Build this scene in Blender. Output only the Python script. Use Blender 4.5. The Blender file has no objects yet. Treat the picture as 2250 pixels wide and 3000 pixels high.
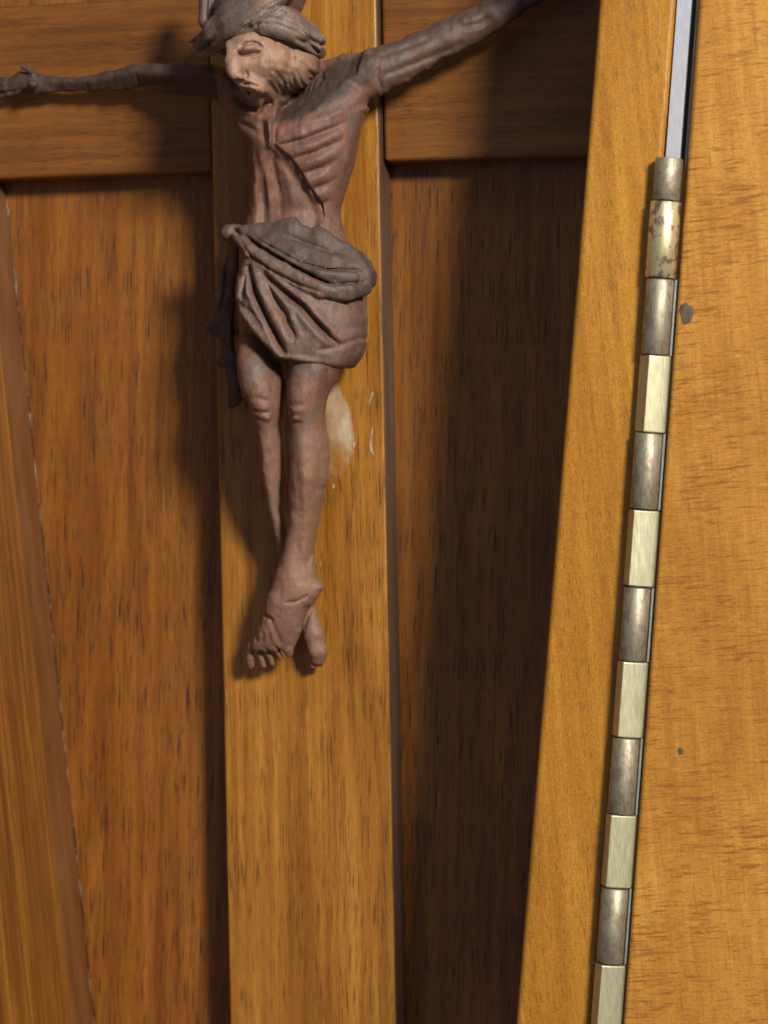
import bpy, bmesh, math, random
import numpy as np

# =====================================================================
#  units: millimetres in the code, metres in the scene (x right, y up the
#  case, z out of the case towards the viewer).  The case lies on a table.
# =====================================================================
MM = 0.001
scene = bpy.context.scene
rng = np.random.default_rng(7)
random.seed(7)

# ------------------------------------------------------------- camera
W0, H0 = 2250.0, 3000.0
TGT = np.array([0.0, 0.0, 9.0])
CAM = np.array([90.0, 12.0, 409.0])
ROLL = math.radians(1.1)
DIST = float(np.linalg.norm(CAM - TGT))
FPX = 19.0 * DIST
fwd = (TGT - CAM) / DIST
right = np.cross(fwd, [0, 1, 0]); right /= np.linalg.norm(right)
up = np.cross(right, fwd)
r2 = math.cos(ROLL) * right - math.sin(ROLL) * up
u2 = math.sin(ROLL) * right + math.cos(ROLL) * up
right, up = r2, u2


def U(px, py, h):
    """point of the plane z = h (mm) that is seen at photograph pixel px, py"""
    d = fwd * FPX + right * (px - W0 / 2) - up * (py - H0 / 2)
    t = (h - CAM[2]) / d[2]
    return CAM + d * t


def RR(npx, h):
    return npx * (CAM[2] - h) / (FPX * 0.975)


from mathutils import Matrix, Vector
cam_data = bpy.data.cameras.new('camera')
cam = bpy.data.objects.new('camera', cam_data)
scene.collection.objects.link(cam)
M3 = Matrix((right, up, -fwd)).transposed()
cam.matrix_world = Matrix.Translation(Vector(CAM * MM)) @ M3.to_4x4()
cam_data.sensor_fit = 'VERTICAL'
cam_data.sensor_height = 24.0
cam_data.lens = FPX / H0 * 24.0
cam_data.clip_start = 0.01
cam_data.clip_end = 20.0
cam_data.dof.use_dof = True
cam_data.dof.focus_distance = (DIST - 23.0) * MM
cam_data.dof.aperture_fstop = 20.0
scene.camera = cam
scene.render.resolution_x, scene.render.resolution_y = 768, 1024

# ------------------------------------------------------- light, exposure
world = bpy.data.worlds.new('World'); scene.world = world
world.use_nodes = True
bg = world.node_tree.nodes['Background']
bg.inputs['Color'].default_value = (0.88, 0.91, 1.0, 1)
bg.inputs['Strength'].default_value = 0.155


def area(name, direction, dist, size, power, color, target=(0, 0, 12), shape='DISK'):
    l = bpy.data.lights.new(name, 'AREA')
    l.shape = shape; l.size = size * MM
    l.energy = power; l.color = color
    o = bpy.data.objects.new(name, l); scene.collection.objects.link(o)
    d = Vector(direction).normalized()
    o.location = (Vector(target) + d * dist) * MM
    o.rotation_euler = d.to_track_quat('Z', 'Y').to_euler()
    return o


area('lamp_key', (0.77, 0.52, 1.0), 900, 150, 11.0, (1.0, 0.90, 0.74))
area('window_light', (0.30, 0.85, 0.50), 900, 420, 1.9, (0.60, 0.74, 1.0))

vs = scene.view_settings
vs.view_transform = 'Standard'; vs.look = 'None'
vs.exposure = 0.0; vs.gamma = 1.0; vs.use_curve_mapping = False
try:
    scene.cycles.use_denoising = True
    scene.cycles.max_bounces = 6
    scene.cycles.caustics_reflective = False
except Exception:
    pass

# ------------------------------------------------------------- materials


def srgb(r, g, b):
    f = lambda c: (c / 255 / 12.92) if c / 255 <= 0.04045 else ((c / 255 + 0.055) / 1.055) ** 2.4
    return (f(r), f(g), f(b), 1)


class NT:
    def __init__(self, name):
        self.m = bpy.data.materials.new(name); self.m.use_nodes = True
        self.t = self.m.node_tree
        self.b = self.t.nodes['Principled BSDF']

    def n(self, kind, **kw):
        nd = self.t.nodes.new(kind)
        for k, v in kw.items():
            if k in nd.inputs.keys():
                nd.inputs[k].default_value = v
            else:
                setattr(nd, k, v)
        return nd

    def l(self, a, b):
        self.t.links.new(a, b)

    def coords(self, scale, rotz=0.0, loc=(0, 0, 0)):
        tc = self.n('ShaderNodeTexCoord')
        r = self.n('ShaderNodeMapping')
        r.inputs['Rotation'].default_value = (0, 0, rotz)
        r.inputs['Scale'].default_value = (1000, 1000, 1000)
        r.inputs['Location'].default_value = loc
        self.l(tc.outputs['Object'], r.inputs['Vector'])
        s = self.n('ShaderNodeMapping')
        s.inputs['Scale'].default_value = scale
        self.l(r.outputs[0], s.inputs['Vector'])
        return s.outputs[0]

    def noise(self, vec, detail=3.0, rough=0.55, dist=0.0, scale=1.0):
        nd = self.n('ShaderNodeTexNoise', Scale=scale, Detail=detail, Roughness=rough, Distortion=dist)
        self.l(vec, nd.inputs['Vector'])
        return nd.outputs['Fac']

    def ramp(self, fac, stops, interp='LINEAR'):
        nd = self.n('ShaderNodeValToRGB')
        cr = nd.color_ramp; cr.interpolation = interp
        while len(cr.elements) < len(stops):
            cr.elements.new(0.5)
        for e, (p, c) in zip(cr.elements, stops):
            e.position = p
            e.color = c if len(c) == 4 else (*c, 1)
        self.l(fac, nd.inputs['Fac'])
        return nd.outputs['Color']

    def mix(self, fac, a, b, blend='MIX'):
        nd = self.n('ShaderNodeMix', data_type='RGBA', blend_type=blend)
        nd.clamp_factor = True
        for sock, v in ((nd.inputs[0], fac), (nd.inputs[6], a), (nd.inputs[7], b)):
            if hasattr(v, 'is_output') or isinstance(v, bpy.types.NodeSocket):
                self.l(v, sock)
            else:
                sock.default_value = v
        return nd.outputs[2]

    def math(self, op, a, b=0.0):
        nd = self.n('ShaderNodeMath', operation=op)
        for i, v in enumerate((a, b)):
            if isinstance(v, bpy.types.NodeSocket):
                self.l(v, nd.inputs[i])
            else:
                nd.inputs[i].default_value = v
        return nd.outputs[0]

    def speckle(self, col, amt):
        nd = self.n('ShaderNodeTexNoise', Scale=1.0, Detail=2.0, Roughness=0.8)
        self.l(self.coords((5.5, 5.5, 5.5)), nd.inputs['Vector'])
        c = self.mix(0.35, self.ramp(nd.outputs['Fac'], [(0.25, G(0.1)), (0.75, G(0.9))]), nd.outputs['Color'])
        return self.mix(min(1.0, amt * 3.5), col, c, 'OVERLAY')

    def bump(self, height, strength=0.3, dist=0.1):
        nd = self.n('ShaderNodeBump', Strength=strength, Distance=dist * MM)
        self.l(height, nd.inputs['Height'])
        self.l(nd.outputs['Normal'], self.b.inputs['Normal'])


G = lambda v: (v, v, v, 1)


def wood(name, dark, mid, light, rotz=0.0, pore=0.5, pore_len=0.10, pore_col=(0.020, 0.010, 0.006, 1),
         rough=0.36, coat=0.25, streak=1.0, seed=0.0, fine=0.15, pw=6.0):
    """varnished hardwood; grain runs along local y after the rotation"""
    t = NT(name)
    loc = (seed * 37.1, seed * 91.7, seed * 11.3)
    big = t.noise(t.coords((0.16, 0.022, 0.16), rotz, loc), 3, 0.5, 0.6)
    med = t.noise(t.coords((0.8 * streak, 0.025, 0.8), rotz, loc), 3, 0.5, 0.3)
    f = t.math('ADD', t.math('MULTIPLY', big, 0.5), t.math('MULTIPLY', med, 0.5))
    col = t.ramp(f, [(0.34, dark), (0.50, mid), (0.66, light)])
    fib = t.noise(t.coords((7.0, 0.35, 7.0), rotz, loc), 3, 0.7)
    col = t.mix(0.30, col, t.ramp(fib, [(0.3, G(0.30)), (0.7, G(0.80))]), 'OVERLAY')
    # pores: short dark dashes along the grain
    p1 = t.noise(t.coords((pw, pore_len, pw), rotz, (loc[0] + 5, loc[1] + 3, 0)), 2, 0.55, 0.15)
    mask = t.noise(t.coords((0.45, 0.06, 0.4), rotz, (loc[0] + 50, loc[1], 0)), 2, 0.5)
    p = t.math('ADD', p1, t.math('MULTIPLY', t.math('SUBTRACT', mask, 0.5), 0.35))
    pores = t.ramp(p, [(0.58, G(0)), (0.625, G(1))])
    p2 = t.ramp(t.noise(t.coords((8.0, 0.5, 8.0), rotz, (loc[0] + 9, loc[1] + 13, 0)), 2, 0.5),
                [(0.60, G(0)), (0.72, G(1))])
    pall = t.math('MAXIMUM', t.math('MULTIPLY', pores, pore), t.math('MULTIPLY', p2, pore * 0.55))
    col = t.mix(pall, col, pore_col)
    col = t.speckle(col, fine)
    t.l(col, t.b.inputs['Base Color'])
    rv = t.math('ADD', t.math('MULTIPLY', big, 0.22), rough - 0.11)
    t.l(rv, t.b.inputs['Roughness'])
    t.b.inputs['Coat Weight'].default_value = coat
    t.b.inputs['Coat Roughness'].default_value = 0.22
    t.b.inputs['Specular IOR Level'].default_value = 0.4
    hh = t.math('SUBTRACT', t.math('MULTIPLY', fib, 0.25), t.math('MULTIPLY', pall, 0.6))
    t.bump(hh, 0.35, 0.10)
    return t.m


TAPER_L = math.radians(3.0)

m_panel = wood('panel_mahogany', (0.140, 0.041, 0.006, 1), (0.220, 0.076, 0.010, 1), (0.290, 0.112, 0.015, 1),
               rotz=math.radians(2.0), pore=0.80, seed=1, rough=0.38, pore_len=0.15)
m_up = wood('upright_oak', (0.205, 0.075, 0.010, 1), (0.300, 0.122, 0.015, 1), (0.400, 0.185, 0.026, 1),
            pore=0.62, seed=2, rough=0.30, coat=0.4, pore_len=0.15, streak=1.3)
m_arm = wood('cross_arm_wood', (0.120, 0.043, 0.009, 1), (0.178, 0.066, 0.012, 1), (0.230, 0.092, 0.018, 1),
             rotz=math.radians(90), pore=0.45, seed=3, rough=0.42, coat=0.15, pore_len=0.25)
m_wall = wood('wall_glossy_wood', (0.125, 0.040, 0.007, 1), (0.205, 0.074, 0.011, 1), (0.330, 0.140, 0.018, 1),
              rotz=math.radians(-6), pore=0.35, seed=4, rough=0.26, coat=0.5, streak=1.0, pore_len=0.1)
m_edge = wood('case_edge_wood', (0.285, 0.115, 0.012, 1), (0.370, 0.160, 0.017, 1), (0.455, 0.215, 0.026, 1),
              rotz=math.radians(-4.7), pore=0.35, seed=5, rough=0.40, coat=0.15, pore_len=0.45, pw=6, fine=0.2)


def door_material():
    t = NT('door_veneer_crazed')
    rz = math.radians(-4.3)
    big = t.noise(t.coords((0.05, 0.03, 0.05), rz), 3, 0.5, 0.5)
    med = t.noise(t.coords((0.9, 0.05, 0.9), rz), 4, 0.6, 0.2)
    f = t.math('ADD', t.math('MULTIPLY', big, 0.55), t.math('MULTIPLY', med, 0.45))
    col = t.ramp(f, [(0.34, (0.350, 0.145, 0.018, 1)), (0.5, (0.440, 0.198, 0.028, 1)), (0.66, (0.545, 0.285, 0.054, 1))])
    # horizontal crazing in the varnish and faint vertical lines
    hz = t.noise(t.coords((0.28, 3.0, 0.3), rz, (3, 8, 0)), 3, 0.6, 0.2)
    msk = t.noise(t.coords((0.12, 0.10, 0.1), rz, (70, 8, 0)), 2, 0.5)
    hz = t.math('ADD', hz, t.math('MULTIPLY', t.math('SUBTRACT', msk, 0.5), 0.25))
    hcr = t.ramp(hz, [(0.555, G(0)), (0.67, G(1))])
    vt = t.noise(t.coords((2.2, 0.13, 2.2), rz, (13, 5, 0)), 3, 0.6, 0.1)
    vcr = t.ramp(vt, [(0.58, G(0)), (0.70, G(1))])
    hl = t.ramp(t.noise(t.coords((0.30, 3.4, 0.3), rz, (33, 18, 0)), 3, 0.6, 0.2), [(0.60, G(0)), (0.74, G(1))])
    h2 = t.ramp(t.math('ADD', t.noise(t.coords((0.55, 5.5, 0.5), rz, (53, 28, 0)), 2, 0.6, 0.2), t.math('MULTIPLY', t.math('SUBTRACT', msk, 0.5), 0.2)), [(0.53, G(0)), (0.64, G(1))])
    col = t.mix(t.math('MULTIPLY', h2, 0.55), col, (0.255, 0.085, 0.010, 1))
    col = t.mix(t.math('MULTIPLY', hcr, 0.78), col, (0.215, 0.062, 0.009, 1))
    col = t.mix(t.math('MULTIPLY', vcr, 0.55), col, (0.270, 0.090, 0.016, 1))
    col = t.mix(t.math('MULTIPLY', hl, 0.45), col, (0.640, 0.360, 0.080, 1))
    col = t.speckle(col, 0.17)
    t.l(col, t.b.inputs['Base Color'])
    t.b.inputs['Roughness'].default_value = 0.42
    t.b.inputs['Coat Weight'].default_value = 0.15
    t.bump(t.math('MULTIPLY', hcr, -0.5), 0.3, 0.08)
    return t.m


m_door = door_material()


def carved(name, dark, mid, light, rough=0.58, pale=None):
    t = NT(name)
    v = t.coords((0.35, 0.10, 0.35))
    a = t.noise(v, 4, 0.6, 0.5)
    b = t.noise(t.coords((3.5, 0.5, 3.5)), 3, 0.65, 0.2)
    f = t.math('ADD', t.math('MULTIPLY', a, 0.6), t.math('MULTIPLY', b, 0.4))
    col = t.ramp(f, [(0.36, dark), (0.5, mid), (0.64, light)])
    g = t.noise(t.coords((5.5, 5.5, 5.5)), 2, 0.8)
    fib = t.noise(t.coords((7.0, 0.6, 7.0)), 3, 0.7, 0.3)
    red = t.noise(t.coords((0.22, 0.14, 0.2), 0, (40, 7, 0)), 3, 0.55, 0.4)
    col = t.mix(t.math('MULTIPLY', t.ramp(red, [(0.50, G(0)), (0.66, G(1))]), 0.45), col, (mid[0] * 1.25, mid[1] * 0.92, mid[2] * 0.62, 1))
    gry = t.noise(t.coords((0.30, 0.18, 0.3), 0, (140, 70, 0)), 3, 0.55, 0.4)
    col = t.mix(t.math('MULTIPLY', t.ramp(gry, [(0.50, G(0)), (0.66, G(1))]), 0.55), col, (mid[0] * 0.72, mid[0] * 0.60, mid[0] * 0.58, 1))
    col = t.mix(0.32, col, t.ramp(fib, [(0.32, G(0.12)), (0.5, G(0.5)), (0.68, G(0.85))]), 'OVERLAY')
    if pale is not None:
        at = t.n('ShaderNodeAttribute'); at.attribute_name = 'bare'
        col = t.mix(at.outputs['Fac'], col, t.mix(0.4, pale, t.ramp(b, [(0.3, G(0.35)), (0.7, G(0.65))]), 'OVERLAY'))
    st_ = t.n('ShaderNodeAttribute'); st_.attribute_name = 'stain_shade'
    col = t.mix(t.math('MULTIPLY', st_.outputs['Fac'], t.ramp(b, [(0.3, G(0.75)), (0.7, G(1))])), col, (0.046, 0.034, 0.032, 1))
    col = t.speckle(col, 0.16)
    t.l(col, t.b.inputs['Base Color'])
    t.l(t.math('ADD', t.math('MULTIPLY', a, 0.3), rough - 0.15), t.b.inputs['Roughness'])
    t.b.inputs['Specular IOR Level'].default_value = 0.42
    t.bump(t.math('ADD', t.math('MULTIPLY', b, 0.8), t.math('ADD', t.math('MULTIPLY', g, 0.5), t.math('MULTIPLY', fib, 0.6))), 0.32, 0.12)
    return t.m


m_body = carved('carved_brown_wood', (0.115, 0.056, 0.041, 1), (0.165, 0.084, 0.061, 1), (0.215, 0.114, 0.084, 1),
                pale=(0.330, 0.200, 0.142, 1))
m_cloth = carved('carved_drapery_wood', (0.100, 0.060, 0.049, 1), (0.148, 0.090, 0.073, 1), (0.200, 0.124, 0.102, 1))
m_hair = carved('carved_hair_wood', (0.125, 0.088, 0.078, 1), (0.180, 0.128, 0.112, 1), (0.235, 0.170, 0.148, 1))


def metal(name, col, rough, metallic, blotch=None, amt=0.5, bumpd=0.03):
    t = NT(name)
    a = t.noise(t.coords((0.7, 0.5, 0.7)), 5, 0.65, 0.8)
    s = t.noise(t.coords((6, 0.4, 6)), 3, 0.6)
    c = t.mix(0.55, col, t.ramp(s, [(0.3, G(0.22)), (0.7, G(0.74))]), 'OVERLAY')
    if blotch:
        c = t.mix(t.math('MULTIPLY', t.ramp(a, [(0.50, G(0)), (0.58, G(1))]), amt), c, blotch)
    t.l(c, t.b.inputs['Base Color'])
    t.b.inputs['Metallic'].default_value = metallic
    t.l(t.math('ADD', t.math('MULTIPLY', a, 0.25), rough - 0.12), t.b.inputs['Roughness'])
    t.bump(s, 0.25, bumpd)
    return t.m


m_brass = metal('worn_pale_brass', (0.52, 0.51, 0.36, 1), 0.50, 0.85, (0.40, 0.36, 0.22, 1), 0.25, 0.07)
m_brass_t = metal('tarnished_brass', (0.80, 0.70, 0.44, 1), 0.40, 0.8, (0.16, 0.10, 0.09, 1), 0.85, 0.08)
m_steel = metal('tarnished_grey_brass', (0.40, 0.37, 0.28, 1), 0.56, 0.80, (0.24, 0.18, 0.14, 1), 0.65, 0.05)
m_leaf = metal('bright_hinge_leaf', (0.55, 0.60, 0.58, 1), 0.38, 0.8)
m_nail = metal('dull_nail_steel', (0.085, 0.070, 0.042, 1), 0.7, 0.0, (0.030, 0.018, 0.010, 1), 0.7)

t = NT('pale_grey_strip')
g_ = t.noise(t.coords((2, 0.6, 2)), 4, 0.6)
t.l(t.ramp(g_, [(0.3, (0.35, 0.37, 0.44, 1)), (0.7, (0.42, 0.44, 0.52, 1))]), t.b.inputs['Base Color'])
t.b.inputs['Roughness'].default_value = 0.6
m_strip = t.m

t = NT('dried_glue')
g_ = t.noise(t.coords((0.25, 0.15, 0.25)), 3, 0.6)
t.l(t.ramp(g_, [(0.35, (0.55, 0.36, 0.16, 1)), (0.65, (0.80, 0.74, 0.62, 1))]), t.b.inputs['Base Color'])
t.b.inputs['Roughness'].default_value = 0.32
t.b.inputs['Transmission Weight'].default_value = 0.0
t.b.inputs['Subsurface Weight'].default_value = 0.3
t.b.inputs['Subsurface Radius'].default_value = (0.002, 0.0015, 0.001)
t.b.inputs['Subsurface Scale'].default_value = 0.5
at_ = t.n('ShaderNodeAttribute'); at_.attribute_name = 'film'
t.l(t.math('MULTIPLY', t.ramp(t.noise(t.coords((0.22, 0.12, 0.2), 0, (4, 9, 0)), 3, 0.5), [(0.38, G(0.12)), (0.66, G(0.62))]), at_.outputs['Fac']), t.b.inputs['Alpha'])
m_glue = t.m

t = NT('bead_with_glare')
g_ = t.noise(t.coords((0.9, 0.22, 0.9)), 4, 0.7)
t.l(t.ramp(g_, [(0.48, (0.03, 0.015, 0.010, 1)), (0.68, (0.36, 0.29, 0.22, 1))]), t.b.inputs['Base Color'])  # pale end of the ramp paints glare on the bead into its colour
t.b.inputs['Roughness'].default_value = 0.2
m_bead = t.m

t = NT('fillet_varnish')
g_ = t.noise(t.coords((0.8, 0.05, 0.25), math.radians(-6)), 4, 0.6)
t.l(t.speckle(t.ramp(g_, [(0.35, (0.130, 0.046, 0.010, 1)), (0.65, (0.190, 0.080, 0.030, 1))]), 0.12), t.b.inputs['Base Color'])
t.b.inputs['Roughness'].default_value = 0.35
m_fillet = t.m

m_side = wood('dark_side_wood', (0.060, 0.030, 0.016, 1), (0.092, 0.050, 0.030, 1), (0.125, 0.072, 0.048, 1), pore=0.3, seed=8, rough=0.6, coat=0.0)  # darker brown wood for the side faces of the upright

t = NT('table_grey')
g_ = t.noise(t.coords((0.05, 0.05, 0.05)), 3, 0.6)
t.l(t.ramp(g_, [(0.3, G(0.30)), (0.7, G(0.36))]), t.b.inputs['Base Color'])
t.b.inputs['Roughness'].default_value = 0.7
m_table = t.m

# --------------------------------------------------------------- helpers
COL = scene.collection


def mesh_obj(name, verts, faces, mat, parent=None, smooth=False):
    me = bpy.data.meshes.new(name)
    me.from_pydata([tuple(float(c) * MM for c in v) for v in verts], [], faces)
    me.update()
    bm = bmesh.new(); bm.from_mesh(me)
    bmesh.ops.recalc_face_normals(bm, faces=bm.faces)
    bm.to_mesh(me); bm.free()
    if smooth:
        me.polygons.foreach_set('use_smooth', [True] * len(me.polygons))
    me.materials.append(mat)
    o = bpy.data.objects.new(name, me)
    COL.objects.link(o)
    if parent:
        o.parent = parent
    return o


def thing(name, label, cat, group=None):
    o = bpy.data.objects.new(name, None); COL.objects.link(o)
    o.empty_display_size = 0.01
    return tag(o, label, cat, group)


def tag(o, label, cat, group=None):
    o['label'] = label; o['category'] = cat
    if group:
        o['group'] = group
    return o


def bevel(o, w, seg=3):
    b = o.modifiers.new('bevel', 'BEVEL')
    b.width = w * MM; b.segments = seg; b.limit_method = 'ANGLE'
    b.harden_normals = True
    o.data.polygons.foreach_set('use_smooth', [True] * len(o.data.polygons))
    return o


def prism(name, poly, h0, h1, mat, parent=None, bev=0.0, seg=3, wob=0.0):
    """poly: list of (x, y) in mm, extruded h0..h1"""
    n = len(poly)
    v = [(p[0], p[1], h0) for p in poly] + [(p[0], p[1], h1) for p in poly]
    f = [tuple(range(n))[::-1], tuple(range(n, 2 * n))]
    f += [(i, (i + 1) % n, n + (i + 1) % n, n + i) for i in range(n)]
    o = mesh_obj(name, v, f, mat, parent)
    if bev:
        bevel(o, bev, seg)
    return o


def line_x(a, b, y):
    """x of the line through a, b (world) at height y"""
    return a[0] + (b[0] - a[0]) * (y - a[1]) / (b[1] - a[1])


# ======================================================= table and case
Y0, Y1 = -118.0, 130.0         # inner ends of the case
WALL_H = 43.0
table = mesh_obj('table_top', [(-900, -900, -4.2), (900, -900, -4.2), (900, 900, -4.2), (-900, 900, -4.2)],
                 [(0, 1, 2, 3)], m_table)
table['kind'] = 'structure'

case = thing('wooden_case', 'tapered varnished wooden case holding the cross, left of the hinge', 'case')
LA, LB = U(15, 600, 0), U(270, 3000, 0)                 # foot of the left wall
RA, RB = U(1755, 0, WALL_H), U(1510, 3000, WALL_H)      # inner rim of the right wall
SA, SB = U(1982, 0, WALL_H), U(1738, 3000, WALL_H)      # outer rim of the right wall
xl0, xl1 = line_x(LA, LB, Y0), line_x(LA, LB, Y1)
xr0, xr1 = line_x(RA, RB, Y0), line_x(RA, RB, Y1)
xs0, xs1 = line_x(SA, SB, Y0), line_x(SA, SB, Y1)
TL = 8.0
prism('back_panel', [(xl0 - TL, Y0 - 8), (xs0, Y0 - 8), (xs1, Y1 + 8), (xl1 - TL, Y1 + 8)], -4.0, 0.0, m_panel, case)
prism('side_wall', [(xl0 - TL, Y0), (xl0, Y0), (xl1, Y1), (xl1 - TL, Y1)], 0.01, WALL_H, m_wall, case, 0.6)
prism('side_wall', [(xr0, Y0), (xs0, Y0), (xs1, Y1), (xr1, Y1)], 0.01, WALL_H, m_edge, case, 0.9, 4)
prism('end_wall', [(xl0 - TL, Y0 - 8), (xs0, Y0 - 8), (xs0, Y0 - 0.05), (xl0 - TL, Y0 - 0.05)], 0.01, WALL_H, m_edge, case, 0.6)
prism('end_wall', [(xl1 - TL, Y1 + 0.05), (xs1, Y1 + 0.05), (xs1, Y1 + 8), (xl1 - TL, Y1 + 8)], 0.01, WALL_H, m_edge, case, 0.6)


def tube(name, pts, radii, mat, parent=None, n=8, flat=1.0):
    """swept tube through pts (mm); flat scales the z radius"""
    pts = [np.array(p, float) for p in pts]
    v, f = [], []
    for i, p in enumerate(pts):
        d = pts[min(i + 1, len(pts) - 1)] - pts[max(i - 1, 0)]
        d /= np.linalg.norm(d)
        s = np.cross(d, [0, 0, 1]); s /= max(np.linalg.norm(s), 1e-6)
        w = np.cross(s, d)
        for k in range(n):
            a = 2 * math.pi * k / n
            v.append(p + s * math.cos(a) * radii[i] + w * math.sin(a) * radii[i] * flat)
    for i in range(len(pts) - 1):
        for k in range(n):
            f.append((i * n + k, i * n + (k + 1) % n, (i + 1) * n + (k + 1) % n, (i + 1) * n + k))
    f.append(tuple(range(n))[::-1]); f.append(tuple(range((len(pts) - 1) * n, len(pts) * n)))
    return mesh_obj(name, v, f, mat, parent, True)


# thin grey-brown strip along the corner between left wall and back panel
fv = []
for yy in (Y0, Y1):
    x0 = line_x(LA, LB, yy)
    for sx, sz in ((0.012, 0.02), (-0.02, 0.02), (-0.02, 9.0), (0.012, 9.0), (0.12, 7.6), (0.28, 5.4), (0.36, 3.0), (0.36, 0.02)):
        fv.append((x0 + sx, yy, sz))
n_ = 8
ff = [tuple(range(n_))[::-1], tuple(range(n_, 2 * n_))] + [(i, (i + 1) % n_, n_ + (i + 1) % n_, n_ + i) for i in range(n_)]
mesh_obj('corner_fillet', fv, ff, m_fillet, case)['label'] = 'grey-brown strip at the foot of the left wall'

# bead of old glue along the foot of the left wall
pts, rad = [], []
for i in range(260):
    y = Y0 + 1 + (Y1 - Y0 - 2) * i / 259
    pts.append((line_x(LA, LB, y) + 0.36 + 0.05 * math.sin(i * 0.13) + 0.04 * random.random(), y, 0.06))
    rad.append(max(0.02, 0.10 + 0.06 * math.sin(i * 0.37 + 2 * math.sin(i * 0.11)) + 0.05 * random.random()))
tube('glue_seam', pts, rad, m_bead, case, 6)['label'] = 'glue line along the inner left corner with glare painted in pale'

# =============================================================== the cross
cross = thing('wooden_cross', 'flat varnished wooden cross fixed inside the case behind the carved figure', 'cross')
HB, HC = 8.0, 6.0
ux0 = U(647, 1800, HB)[0]; ux1 = U(1138, 1800, HB)[0]
prism('upright', [(ux0, Y0 + 6), (ux1, Y0 + 6), (ux1, Y1 - 6), (ux0, Y1 - 6)], 0.02, HB, m_up, cross, 0.55, 4)
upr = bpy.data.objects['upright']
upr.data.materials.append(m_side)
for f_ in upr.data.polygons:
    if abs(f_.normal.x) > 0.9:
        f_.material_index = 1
a, b = U(0, 525, HC), U(608, 502, HC)
xw = line_x(LA, LB, 60) + 0.4
ya = a[1] + (b[1] - a[1]) * (xw - a[0]) / (b[0] - a[0])
prism('cross_arm', [(xw, ya), (ux0 - 0.25, b[1]), (ux0 - 0.25, b[1] + 27.5), (xw + 0.6, ya + 27.5)], 0.02, HC, m_arm, cross, 0.7, 4)
a, b = U(1135, 473, HC), U(1700, 459, HC)
xe = line_x(RA, RB, a[1]) - 0.4
yb = a[1] + (b[1] - a[1]) * (xe - a[0]) / (b[0] - a[0])
prism('cross_arm', [(ux1 + 0.2, a[1]), (xe, yb), (xe + 1.6, yb + 27.0), (ux1 + 0.2, a[1] + 27.0)], 0.02, HC, m_arm, cross, 0.7, 4)

# ==================================================== door, strip and hinge
HP = WALL_H + 1.2                                   # height of the hinge pin
PA, PB = U(1961, 460, HP), U(1776, 2950, HP)
pd = (PB - PA) / np.linalg.norm(PB - PA)    # down the hinge
ps = np.array([-pd[1], pd[0], 0.0])         # to the right of it
if ps[0] < 0:
    ps = -ps


def hp(s, t):
    """world xy at s mm to the right of the pin and t mm down from PA"""
    return PA + ps * s + pd * t


TB = (Y0 - 8 - PA[1]) / pd[1]
TT = (Y1 + 8 - PA[1]) / pd[1]
door = thing('case_door', 'orange veneered door with crazed varnish, folded open right of the hinge', 'door')
DS = 2.50
d0, d1 = hp(DS, TT), hp(DS, TB)
prism('door_panel', [tuple(d1[:2]), (d1[0] + 62, d1[1]), (d0[0] + 62 - 10, d0[1]), tuple(d0[:2])],
      WALL_H - 7.5, WALL_H + 1.6, m_door, door, 0.7, 4)

s0, s1, s2, s3 = hp(-0.70, TT), hp(1.30, TT), hp(1.30, 0.3), hp(-0.70, 0.3)
strip = prism('gap_strip', [tuple(s3[:2]), tuple(s2[:2]), tuple(s1[:2]), tuple(s0[:2])], WALL_H - 8.0, WALL_H - 0.1, m_strip, None, 0.1)
tag(strip, 'pale blue-grey strip filling the gap between case and door above the hinge', 'strip')

hinge = thing('piano_hinge', 'long worn brass hinge with alternating knuckles between case and door', 'hinge')


def knuckle(t0, t1, prof, mat):
    """prof: closed list of (s, dz) around the pin"""
    n = len(prof); v = []
    ends = [(t0, 0.94), (t0 + 0.12, 1.0), (t1 - 0.12, 1.0), (t1, 0.94)]
    for tt, k in ends:
        for s, dz in prof:
            p = hp(s * k, tt)
            v.append((p[0], p[1], HP + dz * k))
    f = [tuple(range(n))[::-1], tuple(range(3 * n, 4 * n))]
    for r in range(3):
        f += [(r * n + i, r * n + (i + 1) % n, (r + 1) * n + (i + 1) % n, (r + 1) * n + i) for i in range(n)]
    return mesh_obj('knuckle', v, f, mat, hinge, True)


def ring(r, n, a0=0.0):
    return [(r * math.sin(2 * math.pi * i / n + a0), r * math.cos(2 * math.pi * i / n + a0)) for i in range(n)]


ybound = [462, 590, 816, 1040, 1268, 1492, 1718, 1936, 2159, 2383, 2598, 2820, 3045, 3270]


def t_of(py):
    x = 1962 + (py - 460) / (2950 - 460) * (1776 - 1962)
    p = U(x, py, HP)
    return (p[1] - PA[1]) / pd[1]


# folded-over knuckle: three flat facets where it was filed, running down into the leaf on the right
def worn(tw):
    fl = 2.25
    a = [(-1.98, -0.7), (-1.96, 0.15), (-0.55 + tw, 1.98), (1.85, 1.10),
         (2.26, 0.72), (2.26, -1.4), (0.0, -2.0), (-1.5, -1.5)]
    return a


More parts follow.
